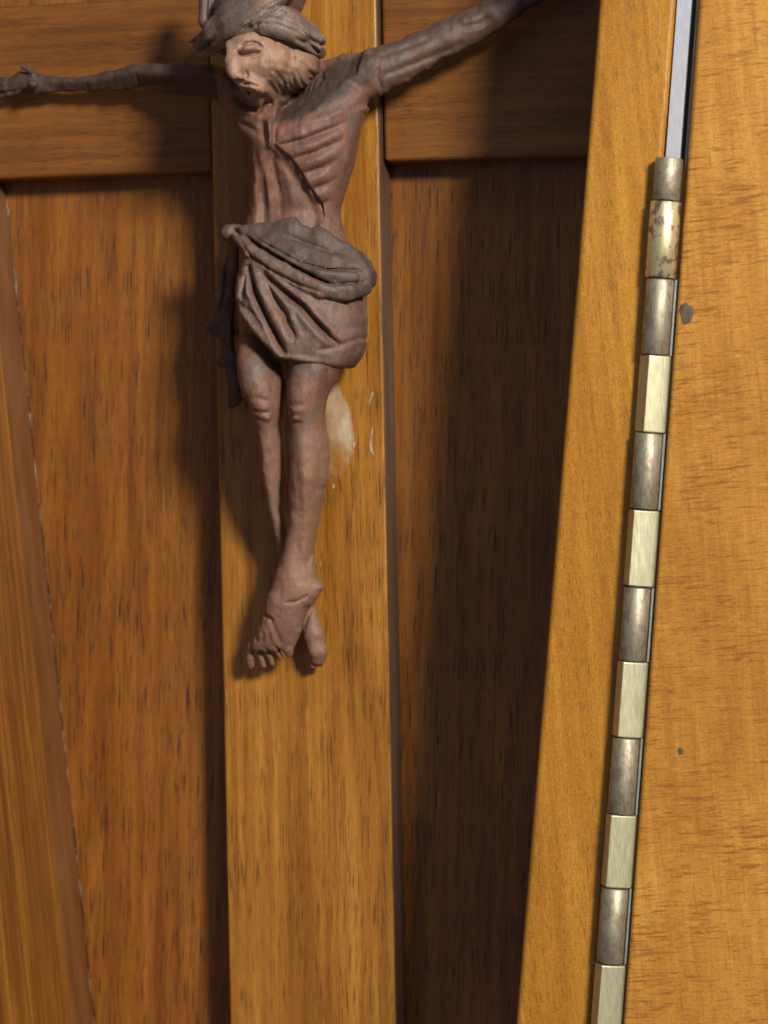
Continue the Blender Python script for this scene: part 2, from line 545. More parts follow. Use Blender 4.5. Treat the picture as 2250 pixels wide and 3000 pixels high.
for i in range(len(ybound) - 1):
    t0, t1 = t_of(ybound[i]) + 0.06 + 0.06 * random.random(), t_of(ybound[i + 1]) - 0.06 - 0.06 * random.random()
    if i % 2 == 0:
        k = knuckle(t0, t1, ring(1.86 + 0.08 * random.random(), 28), m_steel)
        if i >= 2:
            q = [hp(2.04, t0 - 0.05), hp(2.32, t0 - 0.05), hp(2.32, t1 + 0.05), hp(2.04, t1 + 0.05)]
            lf = prism('leaf_edge', [tuple(p[:2]) for p in q], WALL_H - 5, WALL_H + 1.35, m_leaf, hinge, 0.06, 2)
    else:
        k = knuckle(t0, t1, ring(2.12, 28) if i == 1 else worn((-0.05 if i < 5 else -0.35) + random.uniform(-0.12, 0.12)), m_brass_t if i == 1 else m_brass)
        if i != 1:
            k.data.polygons.foreach_set('use_smooth', [False] * len(k.data.polygons))
            bevel(k, 0.20, 3)
        else:
            k['label'] = 'mottled tarnished knuckle'
q = [hp(-0.5, 0.05), hp(0.5, 0.05), hp(0.5, t_of(3270)), hp(-0.5, t_of(3270))]
prism('pin', [tuple(p[:2]) for p in q], HP - 0.5, HP + 0.5, m_steel, hinge, 0.2)
q = [hp(-2.3, 0.6), hp(-0.9, 0.6), hp(-0.9, t_of(3270)), hp(-2.3, t_of(3270))]
prism('leaf', [tuple(p[:2]) for p in q], WALL_H - 5, HP - 1.9, m_steel, hinge, 0.1)


# nails in the door
def nail(px, py, r, label, elong):
    c = U(px, py, WALL_H + 1.6)
    v, f = [], []
    n = 20
    prof = [(1.15, -0.02), (1.0, 0.05), (0.75, 0.09), (0.35, 0.07)]
    for k, z in prof:
        for i in range(n):
            a = 2 * math.pi * i / n
            wob = 1 + 0.10 * math.sin(3 * a + 1) + 0.07 * math.sin(5 * a)
            v.append((c[0] + r * k * wob * math.cos(a), c[1] + r * k * wob * elong * math.sin(a), WALL_H + 1.6 + z * r))
    v.append((c[0], c[1], WALL_H + 1.6 + 0.03 * r))
    for j in range(len(prof) - 1):
        f += [(j * n + i, j * n + (i + 1) % n, (j + 1) * n + (i + 1) % n, (j + 1) * n + i) for i in range(n)]
    f += [((len(prof) - 1) * n + i, (len(prof) - 1) * n + (i + 1) % n, len(v) - 1) for i in range(n)]
    o = mesh_obj('nail', v, f, m_nail, None, True)
    tag(o, label, 'nail', 'nails in the door')
    return o


nail(2011, 918, 0.85, 'larger grey nail head close to the hinge in the upper door', 1.6)
nail(1993, 2201, 0.36, 'tiny nail head in the lower part of the door', 1.3)

# ================================================= carved figure (sculpted volume)


def smooth1(a, s):
    n = int(3 * s) + 1
    k = np.exp(-0.5 * (np.arange(-n, n + 1) / s) ** 2); k /= k.sum()
    return np.convolve(np.pad(a, n, mode='edge'), k, mode='valid')


class Vol:
    def __init__(self, lo, hi, res):
        self.lo = np.array(lo, float); self.res = res
        self.n = np.ceil((np.array(hi) - self.lo) / res).astype(int) + 1
        self.ax = [self.lo[i] + res * np.arange(self.n[i]) for i in range(3)]
        self.d = np.full(self.n, 4.0, np.float32)

    def win(self, lo, hi, m=1.6):
        sl = []
        for i in range(3):
            a = int(max(0, math.floor((lo[i] - m - self.lo[i]) / self.res)))
            b = int(min(self.n[i], math.ceil((hi[i] + m - self.lo[i]) / self.res) + 1))
            if b <= a:
                return None, None
            sl.append(slice(a, b))
        g = [self.ax[0][sl[0]].astype(np.float32)[:, None, None], self.ax[1][sl[1]].astype(np.float32)[None, :, None],
             self.ax[2][sl[2]].astype(np.float32)[None, None, :]]
        return tuple(sl), g

    def put(self, sl, d, k, sub=False):
        a = self.d[sl]
        if sub:
            d = -d
            if k > 0:
                h = np.maximum(k - np.abs(a - d), 0) / k
                self.d[sl] = np.maximum(a, d) + h * h * k * 0.25
            else:
                self.d[sl] = np.maximum(a, d)
        elif k > 0:
            h = np.maximum(k - np.abs(a - d), 0) / k
            self.d[sl] = np.minimum(a, d) - h * h * k * 0.25
        else:
            self.d[sl] = np.minimum(a, d)

    def seg(self, a, b, ra, rb, sz=1.0, k=0.4, sub=False):
        a = np.array(a, float); b = np.array(b, float)
        R = max(ra, rb)
        lo = np.minimum(a, b) - R; hi = np.maximum(a, b) + R
        lo[2] = min(a[2], b[2]) - R * sz; hi[2] = max(a[2], b[2]) + R * sz
        sl, g = self.win(lo, hi)
        if sl is None:
            return
        ba = b - a
        L = max((ba ** 2).sum(), 1e-9)
        t = np.clip(((g[0] - a[0]) * ba[0] + (g[1] - a[1]) * ba[1] + (g[2] - a[2]) * ba[2]) / L, 0, 1)
        q = (g[0] - a[0] - t * ba[0]) ** 2 + (g[1] - a[1] - t * ba[1]) ** 2 + ((g[2] - a[2] - t * ba[2]) / sz) ** 2
        d = (np.sqrt(q) - (ra + (rb - ra) * t)) * min(1.0, sz)
        self.put(sl, d.astype(np.float32), k, sub)

    def chain(self, st, sz=1.0, k=0.4, sub=False, kin=0.25):
        """st: (px, py, h, radius px)"""
        P = [(U(s[0], s[1], s[2]), RR(s[3], s[2])) for s in st]
        for (a, ra), (b, rb) in zip(P[:-1], P[1:]):
            self.seg(a, b, ra, rb, sz, max(k, kin) if not sub else k, sub)

    def ell(self, px, py, h, rx, ry, rz, rot=0.0, k=0.5, sub=False):
        """rx, ry in px; rz in mm; rot degrees in the picture plane (counter-clockwise)"""
        c = U(px, py, h); rx = RR(rx, h); ry = RR(ry, h)
        R = max(rx, ry)
        sl, g = self.win(c - [R, R, rz], c + [R, R, rz])
        if sl is None:
            return
        ca, sa = math.cos(math.radians(rot)), math.sin(math.radians(rot))
        dx, dy, dz = g[0] - c[0], g[1] - c[1], g[2] - c[2]
        a = dx * ca + dy * sa; b = -dx * sa + dy * ca
        q = np.sqrt((a / rx) ** 2 + (b / ry) ** 2 + (dz / rz) ** 2) + 1e-6
        r = np.sqrt(a * a + b * b + dz * dz)
        d = np.where(q > 0.05, r - r / q, -min(rx, ry, rz))
        self.put(sl, d.astype(np.float32), k, sub)

    def loft_field(self, st, n=2.2, sig=0.5, m=1.6, cap=0.8):
        """st: (py, left px, right px, h, rz)"""
        S = []
        for py, L, R, h, rz in st:
            a, b = U(L, py, h), U(R, py, h)
            S.append(((a[1] + b[1]) / 2, (a[0] + b[0]) / 2, (b[0] - a[0]) / 2, h, rz))
        S = np.array(sorted(S))
        lo = np.array([(S[:, 1] - S[:, 2]).min(), S[0, 0], (S[:, 3] - S[:, 4]).min()])
        hi = np.array([(S[:, 1] + S[:, 2]).max(), S[-1, 0], (S[:, 3] + S[:, 4]).max()])
        sl, g = self.win(lo, hi, m)
        y = g[1].ravel()
        prof = [smooth1(np.interp(y, S[:, 0], S[:, j]), sig / self.res) for j in range(1, 5)]
        cx, rx, cz, rz = [p.astype(np.float32)[None, :, None] for p in prof]
        dx = g[0] - cx; dz = g[2] - cz
        q = ((np.abs(dx) / rx) ** n + (np.abs(dz) / rz) ** n) ** (1.0 / n) + 1e-6
        r = np.sqrt(dx * dx + dz * dz)
        d = np.where(q > 0.05, r - r / q, -np.minimum(rx, rz))
        e = np.maximum(S[0, 0] - g[1], g[1] - S[-1, 0])
        h = np.maximum(cap - np.abs(d - e), 0) / cap
        d = np.maximum(d, e) + h * h * cap * 0.25
        return sl, d.astype(np.float32), g

    def loft(self, st, k=0.5, **kw):
        sl, d, g = self.loft_field(st, **kw)
        self.put(sl, d, k)

    # ---- relief painted on the front: a map over x, y added to the field
    def relief(self):
        return np.zeros((self.n[0], self.n[1]), np.float32)

    def _dist(self, pts, h):
        P = np.array([U(p[0], p[1], h)[:2] for p in pts])
        X = self.ax[0][:, None]; Y = self.ax[1][None, :]
        best = np.full((self.n[0], self.n[1]), 1e9); par = np.zeros_like(best); side = np.zeros_like(best)
        Ls = np.r_[0, np.cumsum(np.linalg.norm(np.diff(P, axis=0), axis=1))]
        for i in range(len(P) - 1):
            a, b = P[i], P[i + 1]; ba = b - a
            t = np.clip(((X - a[0]) * ba[0] + (Y - a[1]) * ba[1]) / (ba @ ba), 0, 1)
            dx = X - a[0] - t * ba[0]; dy = Y - a[1] - t * ba[1]
            dd = np.hypot(dx, dy)
            m = dd < best
            best[m] = dd[m]; par[m] = ((Ls[i] + t * (Ls[i + 1] - Ls[i])) / Ls[-1])[m]
            side[m] = np.sign(ba[0] * dy - ba[1] * dx)[m]
        return best, par, side

    def stroke(self, M, pts, h, w, depth, t0=0.25, t1=0.25):
        """groove (depth > 0) or ridge (depth < 0); w in px"""
        d, p, _ = self._dist(pts, h)
        w = RR(w, h)
        tp = np.clip(p / max(t0, 1e-3), 0, 1) * np.clip((1 - p) / max(t1, 1e-3), 0, 1)
        tp = np.sqrt(tp)
        M += (depth * tp * np.exp(-(d / w) ** 2)).astype(np.float32)

    def step(self, M, pts, h, sgn, w, depth, t0=0.15, t1=0.15, soft=3):
        """recess on one side of a line, fading over w px"""
        d, p, s = self._dist(pts, h)
        w = RR(w, h); soft = RR(soft, h)
        sd = d * s * sgn
        tp = np.clip(p / max(t0, 1e-3), 0, 1) * np.clip((1 - p) / max(t1, 1e-3), 0, 1)
        M += (depth * np.sqrt(tp) * np.where(sd > 0, np.exp(-(sd / w) ** 2), np.exp(-(sd / soft) ** 2))).astype(np.float32)

    def poly(self, pts, h):
        """signed 2-D distance to a polygon given in px"""
        P = np.array([U(p[0], p[1], h)[:2] for p in pts])
        X = self.ax[0][:, None]; Y = self.ax[1][None, :]
        best = np.full((self.n[0], self.n[1]), 1e9); ins = np.zeros((self.n[0], self.n[1]), bool)
        for i in range(len(P)):
            a, b = P[i], P[(i + 1) % len(P)]; ba = b - a
            t = np.clip(((X - a[0]) * ba[0] + (Y - a[1]) * ba[1]) / (ba @ ba), 0, 1)
            best = np.minimum(best, np.hypot(X - a[0] - t * ba[0], Y - a[1] - t * ba[1]))
            c = ((a[1] > Y) != (b[1] > Y)) & (X < (b[0] - a[0]) * (Y - a[1]) / (b[1] - a[1] + 1e-12) + a[0])
            ins ^= c
        return np.where(ins, -best, best).astype(np.float32)

    def add(self, M):
        self.d += M[:, :, None]

    def noise2(self, scale, seed, sy=None):
        sy = sy or scale
        r = np.random.default_rng(seed)
        nx, ny = int(self.n[0] * self.res / scale) + 3, int(self.n[1] * self.res / sy) + 3
        g = r.standard_normal((nx, ny))
        fx = np.arange(self.n[0]) * self.res / scale; fy = np.arange(self.n[1]) * self.res / sy
        ix, iy = fx.astype(int), fy.astype(int)
        tx = (fx - ix)[:, None]; ty = (fy - iy)[None, :]
        tx = tx * tx * (3 - 2 * tx); ty = ty * ty * (3 - 2 * ty)
        g00 = g[np.ix_(ix, iy)]; g10 = g[np.ix_(ix + 1, iy)]; g01 = g[np.ix_(ix, iy + 1)]; g11 = g[np.ix_(ix + 1, iy + 1)]
        return ((g00 * (1 - tx) + g10 * tx) * (1 - ty) + (g01 * (1 - tx) + g11 * tx) * ty).astype(np.float32)

    def surface(self):
        d = self.d
        ins = d < 0
        c = np.zeros(tuple(s - 1 for s in d.shape), np.uint8)
        for i in (0, 1):
            for j in (0, 1):
                for k in (0, 1):
                    c += ins[i:d.shape[0] - 1 + i, j:d.shape[1] - 1 + j, k:d.shape[2] - 1 + k]
        cells = np.argwhere((c > 0) & (c < 8))
        idx = np.full(c.shape, -1, np.int32)
        idx[tuple(cells.T)] = np.arange(len(cells))
        cor = np.array([(i, j, k) for i in (0, 1) for j in (0, 1) for k in (0, 1)])
        vals = np.stack([d[tuple((cells + o).T)] for o in cor], 1)
        acc = np.zeros((len(cells), 3)); cnt = np.zeros(len(cells))
        for p in range(8):
            for q in range(p + 1, 8):
                if np.abs(cor[p] - cor[q]).sum() != 1:
                    continue
                m = (vals[:, p] < 0) != (vals[:, q] < 0)
                t = vals[m, p] / (vals[m, p] - vals[m, q])
                acc[m] += cor[p] + t[:, None] * (cor[q] - cor[p]); cnt[m] += 1
        V = self.lo + (cells + acc / cnt[:, None]) * self.res
        F = []
        for ax in range(3):
            o1, o2 = [(1, 2), (2, 0), (0, 1)][ax]
            s0 = [slice(None)] * 3; s1 = [slice(None)] * 3
            s0[ax] = slice(0, -1); s1[ax] = slice(1, None)
            for sgn in (0, 1):
                a, b = ins[tuple(s0)], ins[tuple(s1)]
                e = np.argwhere((a & ~b) if sgn == 0 else (~a & b))
                e = e[(e[:, o1] > 0) & (e[:, o2] > 0) & (e[:, o1] < d.shape[o1] - 1) & (e[:, o2] < d.shape[o2] - 1)]
                e1 = np.zeros(3, int); e1[o1] = 1
                e2 = np.zeros(3, int); e2[o2] = 1
                q = np.stack([idx[tuple((e - e1 - e2).T)], idx[tuple((e - e2).T)], idx[tuple(e.T)], idx[tuple((e - e1).T)]], 1)
                F.append(q if sgn == 0 else q[:, ::-1])
        return V, np.concatenate(F)


def vol_obj(name, vol, mat, parent, relax=1):
    V, F = vol.surface()
    for _ in range(relax):          # light Laplacian pass removes the stair-steps
        acc = np.zeros_like(V); cnt = np.zeros(len(V))
        for i in range(4):
            a, b = F[:, i], F[:, (i + 1) % 4]
            for k in range(3):
                acc[:, k] += np.bincount(a, V[b, k], len(V)) + np.bincount(b, V[a, k], len(V))
            cnt += np.bincount(a, minlength=len(V)) + np.bincount(b, minlength=len(V))
        V = V + 0.5 * (acc / np.maximum(cnt, 1)[:, None] - V)
    me = bpy.data.meshes.new(name)
    me.vertices.add(len(V)); me.vertices.foreach_set('co', (V * MM).astype(np.float32).ravel())
    me.loops.add(F.size); me.loops.foreach_set('vertex_index', F.astype(np.int32).ravel())
    me.polygons.add(len(F)); me.polygons.foreach_set('loop_start', np.arange(0, F.size, 4, dtype=np.int32))
    me.polygons.foreach_set('use_smooth', np.ones(len(F), bool))
    me.update(calc_edges=True); me.validate()
    me.materials.append(mat)
    o = bpy.data.objects.new(name, me); COL.objects.link(o); o.parent = parent
    return o, V


def stain_shade_attr(ob, V, vol, polys, keep=None):
    """soft-edged dark patches: unrubbed old staining and shade painted into the colour"""
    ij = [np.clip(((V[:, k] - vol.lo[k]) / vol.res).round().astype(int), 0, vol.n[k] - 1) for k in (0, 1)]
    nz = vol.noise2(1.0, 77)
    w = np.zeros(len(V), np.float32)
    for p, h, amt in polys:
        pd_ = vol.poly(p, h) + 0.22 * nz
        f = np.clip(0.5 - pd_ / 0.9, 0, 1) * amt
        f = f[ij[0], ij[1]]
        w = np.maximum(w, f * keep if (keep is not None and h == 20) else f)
    a_ = ob.data.attributes.new('stain_shade', 'FLOAT', 'POINT')
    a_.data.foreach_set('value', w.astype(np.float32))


figure = thing('carved_figure', 'small carved brown wooden figure with outstretched arms and loincloth on the cross', 'figurine')

# ---------------------------------------------------------------- the body
lo = U(-120, 2000, 12); hi = U(1760, -120, 12)
body = Vol((lo[0], lo[1], 8.2), (hi[0], hi[1], 39.0), 0.20)

torso = [(222, 770, 930, 17, 2.5), (250, 672, 1070, 17, 4.6), (290, 660, 1086, 17, 6.0), (353, 684, 1064, 18, 7.2),
         (388, 709, 1053, 18.3, 7.5), (435, 729, 1044, 18.5, 7.4), (470, 737, 1037, 18.5, 7.2), (529, 737, 1021, 18, 6.7),
         (588, 735, 1003, 17.5, 6.2), (620, 730, 995, 17, 6.0), (650, 722, 998, 17, 6.1), (700, 712, 1012, 17, 6.6),
         (760, 705, 1050, 17, 7.0), (830, 705, 1072, 17, 7.0), (900, 702, 1055, 17, 6.6), (1000, 705, 1035, 17, 6.0),
         (1060, 715, 1020, 17, 5.2)]
body.loft(torso, k=0.0, n=2.3)

M = body.relief()
# hollow belly under the arch of the ribs
arch = [(806, 425), (853, 462), (880, 501), (903, 548), (927, 588), (936, 650)]
pp = body.poly([(790, 432), (806, 427)] + arch[1:] + [(930, 720), (735, 720), (735, 560), (748, 480)], 24)
tt = np.clip(-pp / 1.6, 0, 1)
M += 1.25 * tt * tt * (3 - 2 * tt)
body.step(M, arch, 24, -1, 34, 0.85, 0.05, 0.3, 3)
# tendons of the belly
for pts, w, dp in (([(792, 440), (806, 500), (815, 560), (818, 640)], 10, 0.35), ([(772, 455), (780, 520), (785, 590), (783, 640)], 9, -0.40),
                   ([(818, 450), (842, 510), (855, 580), (850, 640)], 14, -0.40), ([(760, 470), (757, 530), (757, 600)], 7, 0.25),
                   ([(880, 520), (893, 570), (897, 630)], 10, 0.3)):
    body.stroke(M, pts, 23, w, dp)
# ribs, rising to the right
M0 = M; M = body.relief()
for p in ([(822, 432), (900, 412), (985, 372), (1035, 340)], [(860, 470), (930, 448), (995, 412), (1035, 384)], [(884, 513), (945, 490), (998, 458), (1030, 434)],
          [(905, 556), (955, 535), (998, 506), (1022, 486)], [(925, 598), (965, 578), (998, 550), (1010, 536)]):
    body.step(M, p, 23, -1, 15, 0.70, 0.2, 0.6, 4)
    body.stroke(M, [(q[0], q[1] - 18) for q in p], 23, 12, -0.28, 0.3, 0.7)
a, b = U(1064, 353, 18), U(996, 611, 18)
xr_ = a[0] + (b[0] - a[0]) * np.clip((body.ax[1] - a[1]) / (b[1] - a[1]), -0.5, 1.0)
M = M0 + M * np.clip((xr_[None, :] - 0.6 - body.ax[0][:, None]) / 2.2, 0, 1).astype(np.float32)
# breastbone and collar hollow
body.stroke(M, [(790, 345), (797, 390), (794, 440)], 25, 10, -0.75)
body.stroke(M, [(765, 350), (772, 385), (786, 420)], 25, 12, 0.5)
body.stroke(M, [(808, 330), (807, 390), (806, 425)], 25, 6, 0.5)
body.stroke(M, [(655, 285), (700, 318), (770, 345)], 24, 10, -0.7)
body.stroke(M, [(665, 262), (712, 295), (770, 318)], 24, 13, 0.7)
body.stroke(M, [(690, 352), (730, 372), (765, 395)], 24, 9, 0.4)
# chest muscle edge towards the armpit
body.stroke(M, [(880, 372), (960, 345), (1045, 290)], 24, 12, -0.5)
body.stroke(M, [(1010, 330), (1045, 300), (1075, 262)], 22, 9, 0.5)
body.stroke(M, [(1060, 330), (1075, 300), (1095, 270)], 20, 8, -0.4)
body.add(M)

# thighs, knees, shins
legL = [(985, 706, 805, 18.5, 4.5), (1050, 699, 812, 20, 5.4), (1083, 700, 824, 20.5, 5.5), (1133, 709, 832, 21, 5.3), (1183, 733, 833, 21, 4.9),
        (1216, 743, 831, 20.5, 4.4), (1249, 755, 829, 19.6, 4.1), (1315, 765, 830, 18.6, 4.2), (1398, 773, 832, 17, 3.9),
        (1481, 789, 833, 15.2, 3.3), (1560, 806, 846, 13.8, 2.7), (1640, 822, 868, 12.8, 2.4), (1720, 842, 892, 12.2, 2.4)]
legR = [(985, 845, 1035, 19, 5.6), (1050, 852, 1015, 20, 6.0), (1083, 852, 1003, 20.4, 6.0), (1123, 848, 976, 20.8, 5.7), (1166, 846, 953, 21.2, 5.4),
        (1199, 848, 949, 21, 5.1), (1249, 856, 952, 20, 4.7), (1299, 854, 962, 19.4, 4.9), (1388, 853, 963, 18.4, 4.9), (1425, 852, 957, 18, 4.6),
        (1498, 850, 938, 17, 3.9), (1581, 839, 924, 16.2, 3.4), (1657, 818, 921, 16, 3.3), (1700, 802, 930, 16, 3.4), (1722, 796, 946, 16, 3.4),
        (1745, 783, 936, 16, 3.3), (1771, 776, 916, 15.8, 3.3), (1809, 769, 896, 15.3, 3.1), (1850, 752, 884, 14.6, 2.8), (1885, 739, 868, 13.9, 2.3),
        (1908, 733, 858, 13.4, 1.9)]
body.loft(legL, k=0.25, n=2.1)
body.loft(legR, k=0.25, n=2.1)
# far foot, half hidden, pointing down to the right
body.chain([(895, 1745, 12.6, 28), (905, 1800, 12.4, 27), (918, 1860, 12.2, 30), (930, 1905, 11.8, 29), (931, 1926, 11.3, 25)], k=0.3, sz=0.95)
for a_, b_ in (((912, 1915), (918, 1948)), ((934, 1915), (938, 1944))):
    body.chain([(*a_, 11.4, 15), (*b_, 10.8, 12)], k=0.15)
# toes of the near foot
for p, r0, r1 in (([(738, 1895, 13.2), (733, 1925, 12.6), (733, 1950, 11.8)], 15, 12), ([(757, 1895, 13.6), (764, 1925, 13.0), (771, 1949, 12.2)], 12.5, 10),
                  ([(778, 1890, 13.9), (789, 1920, 13.2), (796, 1943, 12.4)], 12, 9.5), ([(802, 1885, 14.2), (814, 1910, 13.6), (823, 1929, 12.8)], 12, 9),
                  ([(836, 1865, 14.6), (842, 1895, 14.2), (845, 1911, 13.5)], 20, 15)):
    n_ = len(p)
    body.chain([(q[0], q[1], q[2], r0 + (r1 - r0) * i / (n_ - 1)) for i, q in enumerate(p)], k=0.12, kin=0.12)
# knee caps
body.ell(768, 1192, 24.9, 22, 17, 0.9, 0, 0.5); body.ell(778, 1222, 24.2, 18, 12, 0.8, 0, 0.5)
body.ell(874, 1200, 25.4, 20, 14, 0.8, 0, 0.5); body.ell(872, 1224, 24.8, 17, 12, 0.8, 0, 0.5)
M = body.relief()
body.stroke(M, [(745, 1207), (770, 1206), (792, 1210)], 24, 6, 0.22); body.stroke(M, [(742, 1226), (768, 1230), (785, 1224)], 24, 6, 0.25)
body.stroke(M, [(740, 1170), (770, 1168), (800, 1178)], 24, 7, 0.25)
body.stroke(M, [(858, 1190), (878, 1187), (895, 1182)], 24, 6, 0.25); body.stroke(M, [(862, 1236), (878, 1240), (890, 1234)], 24, 7, 0.25)
body.stroke(M, [(884, 1250), (890, 1330), (893, 1420), (880, 1540), (862, 1650)], 23, 12, -0.30)
body.stroke(M, [(930, 1280), (945, 1360), (930, 1460)], 20, 8, 0.22)
body.stroke(M, [(790, 1240), (797, 1330), (808, 1430)], 22, 9, -0.25)
body.stroke(M, [(926, 1540), (903, 1610), (893, 1665)], 19, 6, 0.40)
# ankle and instep creases
body.stroke(M, [(835, 1768), (868, 1762), (898, 1745)], 19, 4, 0.45, 0.2, 0.1)
body.stroke(M, [(770, 1806), (790, 1812), (800, 1826)], 18, 7, 0.45)
body.stroke(M, [(905, 1770), (885, 1810), (872, 1850)], 17, 6, 0.45)
body.stroke(M, [(802, 1820), (812, 1860), (820, 1890)], 17, 6, 0.25)
body.stroke(M, [(925, 1705), (940, 1716), (935, 1730)], 17, 10, -0.4)
for p in (((756, 1850), (747, 1885)), ((776, 1845), (770, 1885)), ((795, 1840), (793, 1880))):
    body.stroke(M, p, 16, 4, 0.22)
# gaps between the toes
for p in (((747, 1902), (750, 1930), (753, 1958)), ((768, 1900), (778, 1925), (785, 1956)), ((790, 1893), (801, 1915), (811, 1944)),
          ((815, 1885), (828, 1905), (838, 1925))):
    body.stroke(M, p, 13, 3.5, 0.8, 0.5, 0.01)
body.add(M)

# arm on the left, hand spread on the cross arm
body.chain([(672, 262, 17, 60), (610, 240, 15.5, 52), (545, 233, 14, 47), (470, 230, 12.8, 43), (400, 229, 11.8, 40), (325, 238, 11.0, 31),
            (262, 248, 10.6, 24), (195, 250, 10.2, 23), (140, 247, 9.9, 24)], k=0.6, sz=0.92)
for (x0_, y0_, h0_), (x1_, y1_, h1_) in (((640, 232, 18.2), (400, 222, 13.4)), ((400, 222, 13.4), (250, 243, 11.6)), ((250, 243, 11.6), (120, 240, 11.0))):
    a, b = U(x0_, y0_, h0_), U(x1_, y1_, h1_)
    e = (b - a) / np.linalg.norm(b - a)
    nrm = np.cross(e, [0, 0.62, 0.78]); nrm = nrm if nrm[2] > 0 else -nrm
    nrm = np.array([0, -0.72, 0.69])
    sl, g = body.win((b[0], min(a[1], b[1]) - 5, 8), (a[0], max(a[1], b[1]) + 2, 24), 0)
    tt = np.clip((g[0] - a[0]) / (b[0] - a[0]), 0, 1)
    pl = (g[1] - (a[1] + tt * (b[1] - a[1]))) * nrm[1] + (g[2] - (a[2] + tt * (b[2] - a[2]))) * nrm[2]
    dd = body.d[sl]; kk = 0.5
    hh = np.maximum(kk - np.abs(dd - pl), 0) / kk
    body.d[sl] = np.maximum(dd, pl) + hh * hh * kk * 0.25
body.chain([(140, 247, 9.9, 24), (100, 244, 9.8, 33), (62, 240, 9.6, 33)], k=0.5, sz=0.7)
for p, r in (([(70, 225, 10.2), (20, 232, 9.8), (-35, 236, 8.9)], 10), ([(68, 238, 10.3), (15, 246, 10.2), (-45, 250, 9.0)], 11),
             ([(66, 252, 10.2), (14, 260, 10.0), (-40, 266, 9.0)], 10.5), ([(70, 264, 9.8), (26, 276, 9.6), (-18, 284, 8.9)], 9),
             ([(100, 222, 10.3), (86, 206, 11.0), (66, 196, 11.2)], 11)):
    body.chain([(q[0], q[1], q[2], r * (1 - 0.12 * i)) for i, q in enumerate(p)], k=0.2, kin=0.15)
body.ell(98, 246, 12.6, 17, 15, 1.0, 0, 0.2)         # peg through the palm
# arm on the right, rising out of the picture
body.chain([(915, 262, 15.5, 60), (980, 246, 16.2, 66), (1040, 230, 16.8, 68), (1095, 212, 16.5, 66), (1160, 186, 15.5, 60), (1230, 150, 14.4, 54), (1310, 112, 13.4, 51), (1380, 78, 12.6, 50),
            (1440, 48, 12, 45), (1500, 20, 11.2, 32), (1560, -10, 10.4, 25), (1605, -32, 10, 24)], k=0.7, sz=0.88)
body.chain([(1605, -32, 10, 24), (1640, -50, 9.8, 32), (1672, -64, 9.6, 30)], k=0.4, sz=0.7)
for p, r in (([(1668, -80, 10.1), (1700, -98, 9.8), (1728, -108, 9.0)], 10), ([(1676, -70, 10.2), (1712, -86, 10), (1742, -94, 9.0)], 10.5),
             ([(1680, -58, 10.1), (1714, -70, 9.8), (1740, -76, 9.0)], 10), ([(1678, -46, 9.8), (1706, -54, 9.5), (1728, -58, 8.9)], 9),
             ([(1640, -76, 10.2), (1655, -95, 10.6), (1672, -106, 10.4)], 10)):
    body.chain([(q[0], q[1], q[2], r * (1 - 0.12 * i)) for i, q in enumerate(p)], k=0.2, kin=0.15)
M = body.relief()
body.stroke(M, [(1100, 190), (1096, 220), (1104, 255)], 21, 6, 0.28, 0.2, 0.2)
body.stroke(M, [(1120, 225), (1190, 192), (1270, 150), (1350, 112)], 18, 9, 0.40)
body.stroke(M, [(1110, 170), (1180, 140), (1260, 105)], 18, 9, 0.28)
body.stroke(M, [(1340, 80), (1400, 66), (1430, 40)], 16, 10, 0.35)
body.stroke(M, [(560, 236), (470, 236), (390, 240), (320, 250)], 17, 10, 0.35)
body.stroke(M, [(330, 214), (300, 240), (270, 262)], 15, 9, 0.3)
body.add(M)

# upper chest on the right is one flat plane that faces up towards the arm
sl, g = body.win(U(790, 400, 18) - [0, 0, 12], U(1092, 120, 18) + [0, 0, 14], 0.1)
a = U(812, 364, 24.7)
nrm = np.array([-0.22, 0.74, 0.62]); nrm /= np.linalg.norm(nrm)
PLA, PLN = a.copy(), nrm.copy()
pl = (g[0] - a[0]) * nrm[0] + (g[1] - a[1]) * nrm[1] + (g[2] - a[2]) * nrm[2]
mask = np.clip((g[0] - U(800, 330, 24)[0]) / 0.7, 0, 1) * np.clip((U(1100, 210, 20)[0] - g[0]) / 3.0, 0, 1)
body.d[sl] = np.maximum(body.d[sl], (pl - (1 - mask) * 6.0).astype(np.float32))

body.chain([(880, 262, 13.0, 58), (950, 238, 13.0, 54), (1020, 216, 13.4, 56), (1095, 208, 15.2, 62)], k=1.2, sz=0.75)
# neck and head, bowed and turned to the left
body.chain([(800, 250, 21.5, 66), (780, 305, 18.5, 66), (805, 345, 17.5, 72)], k=0.9)
body.ell(795, 118, 23.4, 122, 112, 6.6, 0, 0.8)                    # skull
body.ell(762, 178, 26.0, 98, 100, 7.0, 15, 1.4)                    # face
body.ell(866, 200, 23.6, 74, 62, 5.6, 35, 1.4)                     # jaw and ear side
body.ell(768, 248, 24.0, 60, 52, 4.6, -25, 1.2)                    # bearded chin, tucked in
body.chain([(672, 128, 30.4, 13), (715, 114, 31.4, 15), (768, 124, 30.2, 13)], k=0.7, sz=0.8)   # brow
body.ell(728, 150, 34.4, 42, 22, 1.7, 8, 1.2, True)               # eye socket
body.ell(735, 144, 31.6, 30, 15, 1.9, 12, 0.35)                    # closed lid
body.chain([(671, 138, 31.2, 10), (673, 182, 33.2, 13), (687, 220, 33.8, 15)], k=0.9, sz=0.9)     # nose
body.ell(691, 198, 32.4, 24, 40, 2.0, -12, 0.8)
body.ell(706, 226, 33.2, 13, 11, 1.1, 0, 0.3)
body.ell(800, 182, 30.0, 52, 40, 2.2, 25, 1.4)                     # cheek
body.chain([(702, 242, 31.6, 10), (730, 237, 31.6, 12), (760, 246, 30.4, 10), (782, 264, 28.4, 8)], k=0.9)  # moustache
